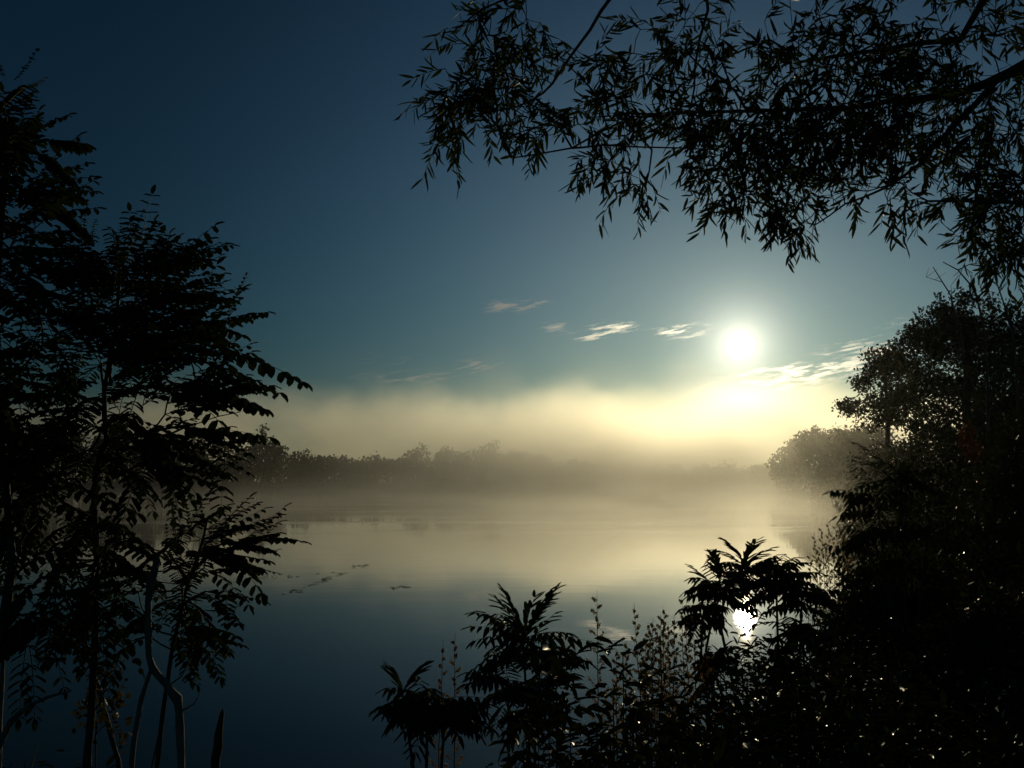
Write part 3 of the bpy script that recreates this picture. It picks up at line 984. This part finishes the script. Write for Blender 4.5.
# ------------------------------------------------------------------ undergrowth
cb = MB()
NR = np.random.RandomState(4)
yy = 3.0 + 12 * NR.rand(60000) ** 1.6
xx = NR.uniform(-0.75, 0.75, 60000) * yy
ok = land(xx, yy) > 0.05
xx, yy = xx[ok][:15000], yy[ok][:15000]
zz = height(xx, yy)
for x, y, z in zip(xx.tolist(), yy.tolist(), zz.tolist()):
    if -0.36 * y < x < -0.12 * y and rng.random() < 0.5:
        continue
    # tall herbs crowd the right of the bank, short growth the left
    tall = 0.16 + 0.92 * min(1, max(0, (x / y + 0.10) / 0.14)) + 0.34 * min(1, max(0, (-0.33 - x / y) / 0.06))
    clump = 0.55 + 0.45 * math.sin(x * 3.1 + 1.3 * math.sin(y * 2.2)) * math.sin(y * 2.7 + x)
    hgt = 0.04 + tall * rng.random() ** 0.9 * clump
    sc = 1.0 if y < 8 else 1.5
    kind = rng.random()
    if kind < 0.16:
        if y > 4.6:
            cb.leaf(Vector((x, y, z - 0.02)), Vector((rng.uniform(-.45, .45), rng.uniform(-.45, .45), 1)), rv(), min(0.75, hgt + rng.uniform(.05, .25)), 0.006 * sc, 0.35, 0.3)
    else:
        c = Vector((x, y, z + hgt))
        if rng.random() < 0.25:
            cb.tube([Vector((x, y, z - .03)), c], [0.003, 0.002], 4, cap=False)
        for _ in range(rng.choice([3, 4, 5])):
            dv = Vector((rng.uniform(-1, 1), rng.uniform(-1, 1), rng.uniform(-.35, .6)))
            cb.leaf(c + rv() * 0.06 * sc, dv, Vector((0, 0, 1)) + rv() * 0.7, rng.uniform(.04, .085) * sc, rng.uniform(.014, .034) * sc, 0.2, 0.45)
tag(cb.build("undergrowth", M_COVER), "wet dark leaves and grass covering the near bank", kind='stuff')

cb = MB()
yy = 14 + 110 * NR.rand(30000) ** 1.4
xx = NR.uniform(0.2, 0.75, 30000) * yy
sd = land(xx, yy)
ok = (sd > 0.1) & (sd < 14)
xx, yy = xx[ok][:5000], yy[ok][:5000]
for x, y, z in zip(xx.tolist(), yy.tolist(), height(xx, yy).tolist()):
    sz = 0.05 + 0.004 * y
    c = Vector((x, y, z + rng.random() ** 1.3 * (0.35 + 0.012 * y)))
    for k in range(6):
        cb.card(c + rv() * sz * 2.2, rv() + Vector((0, 0, .3)), rv() + Vector((0, 0, .5)), sz * rng.uniform(.9, 1.8), sz * rng.uniform(.5, .9))
tag(cb.build("bank_vegetation", M_SHRUB, smooth=False), "low plants covering the right shore towards the headland", kind='stuff')

# ------------------------------------------------------------------ overhanging willow
WD = 5.6
wbase = Vector((4.6, 5.0, gz(4.6, 5.0) - 0.1))
wth = thing("willow_tree", wbase, "dark narrow-leaved willow whose branches hang into the top right of the photo", "tree")


def wp(x, y, o=0.0):
    return at(x, y, WD + o)


trunk = [wbase, wbase + Vector((0.05, .05, 1.5)), wbase + Vector((-.05, .15, 3.0)), wbase + Vector((-.2, .3, 4.0)), wbase + Vector((-.3, .5, 5.2))]
limbA = [trunk[3], wp(1150, 40, .1), wp(1030, 62), wp(985, 84), wp(930, 98), wp(850, 108), wp(760, 111), wp(690, 112), wp(618, 113)]
limbB = [wp(690, 112), wp(630, 118), wp(572, 148), wp(512, 158)]
limbC = [trunk[4], wp(1100, -60), wp(900, -70), wp(700, -50, .2), wp(612, -4), wp(590, 30), wp(552, 84), wp(532, 100), wp(500, 110, -.1), wp(470, 120, -.1)]
limbD = [wp(700, -50, .2), wp(708, 10), wp(695, 66), wp(690, 110)]
limbE = [wp(1000, 76), wp(950, 130, .2), wp(920, 164, .2), wp(885, 188, .2), wp(845, 204, .2), wp(815, 225, .2)]
limbF = [trunk[3], wp(1120, 190, -.3), wp(1040, 205, -.3), wp(978, 201, -.3), wp(928, 201, -.3), wp(900, 215, -.3)]
limbG = [trunk[4], wp(1000, -30), wp(960, 40), wp(880, 50, .2), wp(800, 62, .3), wp(770, 40, .3), wp(720, 60, .3)]
limbH = [wp(760, 111), wp(735, 150), wp(745, 190), wp(740, 225)]
limbI = [wp(618, 113), wp(652, 150), wp(645, 190), wp(637, 215)]
limbJ = [wp(572, 148), wp(600, 145), wp(680, 148), wp(720, 150), wp(770, 165)]
limbK = [wp(612, -4), wp(540, -20), wp(480, 10), wp(455, 30)]
WLOBES = [
    (505, 30, 52, 34, 0, .5, 20), (500, 85, 44, 44, 0, .5, 34), (462, 100, 28, 40, 0, .4, 12), (528, 120, 36, 34, 0, .4, 14),
    (590, 110, 40, 30, 0, .4, 16), (590, 60, 30, 30, 0, .4, 6), (640, 60, 40, 50, 0, .5, 14), (645, 120, 34, 30, 0, .5, 10), (640, 180, 20, 26, 0, .3, 5), (610, 160, 24, 14, 0, .3, 5),
    (700, 40, 40, 50, 0, .6, 18), (700, 110, 44, 40, 0, .6, 28), (740, 150, 50, 50, 0, .6, 40), (740, 200, 30, 26, 0, .4, 12), (790, 60, 50, 50, 0, .6, 24), (790, 130, 50, 50, 0, .6, 46),
    (795, 200, 36, 30, 0, .5, 18), (850, 40, 50, 40, 0, .6, 20), (850, 110, 50, 50, 0, .6, 46), (850, 170, 40, 30, 0, .5, 20), (910, 60, 50, 50, 0, .6, 30), (915, 125, 44, 40, 0, .6, 28), (905, 195, 24, 24, 0, .4, 7),
    (970, 60, 50, 60, 0, .6, 34), (980, 140, 44, 60, 0, .6, 34), (1000, 200, 36, 40, 0, .5, 26), (1010, 245, 26, 24, 0, .4, 12), (1040, 120, 40, 120, 0, .6, 30), (960, 190, 24, 24, 0, .4, 6),
    (1100, 60, 70, 80, 0, .7, 40), (1110, 170, 60, 60, -.1, .6, 30), (1190, 20, 70, 110, 0, .8, 40), (1250, 120, 70, 80, 0, .7, 30), (1000, -60, 120, 50, 0, .8, 40), (850, -60, 100, 50, 0, .8, 30), (1200, -90, 120, 70, 0, .8, 40)]
pts = []
for l in WLOBES:
    pts += blob(l[0], l[1], l[2], l[3], WD + l[4], l[5], l[6])
sets = [(trunk, None), (limbA, None), (limbC, None), (limbB, None), (limbD, None), (limbE, None), (limbF, None), (limbG, None), (limbH, None), (limbI, None), (limbJ, None), (limbK, None)]
b = MB()
b.tube(trunk, [0.17, 0.15, 0.13, 0.11, 0.06], 12)
b.build("trunk", M_BARK, wth)
LR = dict(A=(0.065, 0.006), B=(0.010, 0.004), C=(0.03, 0.004), D=(0.012, 0.005), E=(0.022, 0.004), F=(0.03, 0.004), G=(0.035, 0.005), H=(0.010, .004), I=(0.008, .003), J=(.007, .003), K=(.012, .004))
for nm, ln in zip("ABCDEFGHIJK", (limbA, limbB, limbC, limbD, limbE, limbF, limbG, limbH, limbI, limbJ, limbK)):
    b = MB()
    pp, rr = [], []
    for i in range(len(ln) - 1):
        for tt in (0, .5):
            pp.append(ln[i].lerp(ln[i + 1], tt) + (rv() * 0.012 if tt else Vector()))
    pp.append(ln[-1])
    b.tube(pp, [LR[nm][0] * (LR[nm][1] / LR[nm][0]) ** (i / (len(pp) - 1)) for i in range(len(pp))], 7)
    b.build("limb", M_BARK, wth)
nodes, par, n0 = grow(sets, pts)
tw, lv = MB(), MB()
# only the twigs: chains that start on a limb
sub = [(i, par[i]) for i in range(n0, len(nodes))]
cnt = [1] * len(nodes)
for i in range(len(nodes) - 1, n0 - 1, -1):
    if par[i] >= 0:
        cnt[par[i]] += cnt[i]
for i, pr in sub:
    A, B = nodes[pr], nodes[i]
    r1 = min(0.008, 0.0018 * cnt[i] ** 0.4)
    mid = (A + B) / 2 + rv() * (B - A).length * 0.07
    tw.tube([A, mid, B], [r1 * 1.15, r1 * 1.05, r1], 5)


def willow_twig(q, dv, L, n):
    p0, dcur = Vector(q), dv.normalized()
    line = [p0.copy()]
    steps = 6
    for i in range(steps):
        dcur = (dcur + Vector((0, 0, -0.16)) + rv() * 0.10).normalized()
        p0 = p0 + dcur * (L / steps)
        line.append(p0.copy())
    tw.tube(line, [0.0030, .0027, .0024, .0021, .0018, .0014, .0010], 4, cap=False)
    for k in range(n):
        f = (0.08 + 0.92 * (k + rng.random() * .5) / n) * steps
        i = min(int(f), steps - 1)
        c = line[i].lerp(line[i + 1], min(1, f - i))
        tg = (line[i + 1] - line[i]).normalized()
        sd = tg.cross(rv())
        if sd.length < 0.1:
            continue
        dl = tg * 0.75 + sd.normalized() * 0.8 + Vector((0, 0, -0.25))
        lv.leaf(c, dl, rv(), rng.uniform(.05, .12), rng.uniform(.013, .021), rng.uniform(-.15, .4), 0.42)


for i in range(n0, len(nodes)):
    q = nodes[i]
    od = (q - nodes[par[i]]).normalized()
    for _ in range(2 if rng.random() < 0.45 else 1):
        willow_twig(q, od * 0.6 + Vector((rng.uniform(-.8, .5), rng.uniform(-.6, .6), rng.uniform(-.7, .6))), rng.uniform(.14, .32), rng.randint(8, 13))
# the loose sprays that hang clear of the rest
for (x, y, dx_, dz_, L, n) in [(470, 105, -.5, -.6, .34, 14), (455, 120, -.2, -1, .32, 12), (440, 140, -.5, -.7, .26, 9), (455, 150, .1, -1, .22, 8), (462, 40, -1, .1, .24, 5), (448, 28, -1, -.2, .14, 5),
                              (640, 190, -.1, -1, .26, 9), (628, 175, -.7, -.5, .2, 7), (650, 180, .3, -1, .22, 8), (742, 205, .2, -1, .20, 8), (720, 195, -.6, -.8, .26, 9), (800, 222, -.1, -1, .2, 9), (815, 215, -.2, -1, .22, 9),
                              (905, 205, -.1, -1, .24, 9), (915, 200, .1, -1, .22, 8), (900, 210, -.8, -.6, .16, 6), (985, 215, -.5, -1, .26, 10), (975, 230, .1, -1, .2, 9), (1010, 255, .2, -1, .22, 9)]:
    willow_twig(wp(x, y, rng.uniform(-.3, .3)), Vector((dx_, rng.uniform(-.2, .2), dz_)), L, n)
tw.build("twigs", M_BARK, wth)
lv.build("crown", M_WILLOW, wth)

# ------------------------------------------------------------------ weed drifting on the river
b = MB()
for (xa, ya, xb, yb, n) in [(286, 592, 346, 571, 36), (254, 577, 332, 571, 16), (354, 565, 370, 563, 16), (384, 586, 408, 585, 9), (318, 520, 336, 519, 6)]:
    for _ in range(n):
        f = rng.random()
        py = ya + (yb - ya) * f + rng.gauss(0, 0.5)
        dd = CAM.z / ((py - 479) / F)
        q = at(xa + (xb - xa) * f, py, dd)
        b.leaf(Vector((q.x, q.y, 0.006)), Vector((rng.uniform(-1, 1), rng.uniform(-1, 1), .02)), Vector((0, 0, 1)) + rv() * .05, rng.uniform(.08, .25), rng.uniform(.02, .04), .02)
tag(b.build("floating_weed", M_SHRUB), "thin streaks of weed drifting on the calm river", kind='stuff')
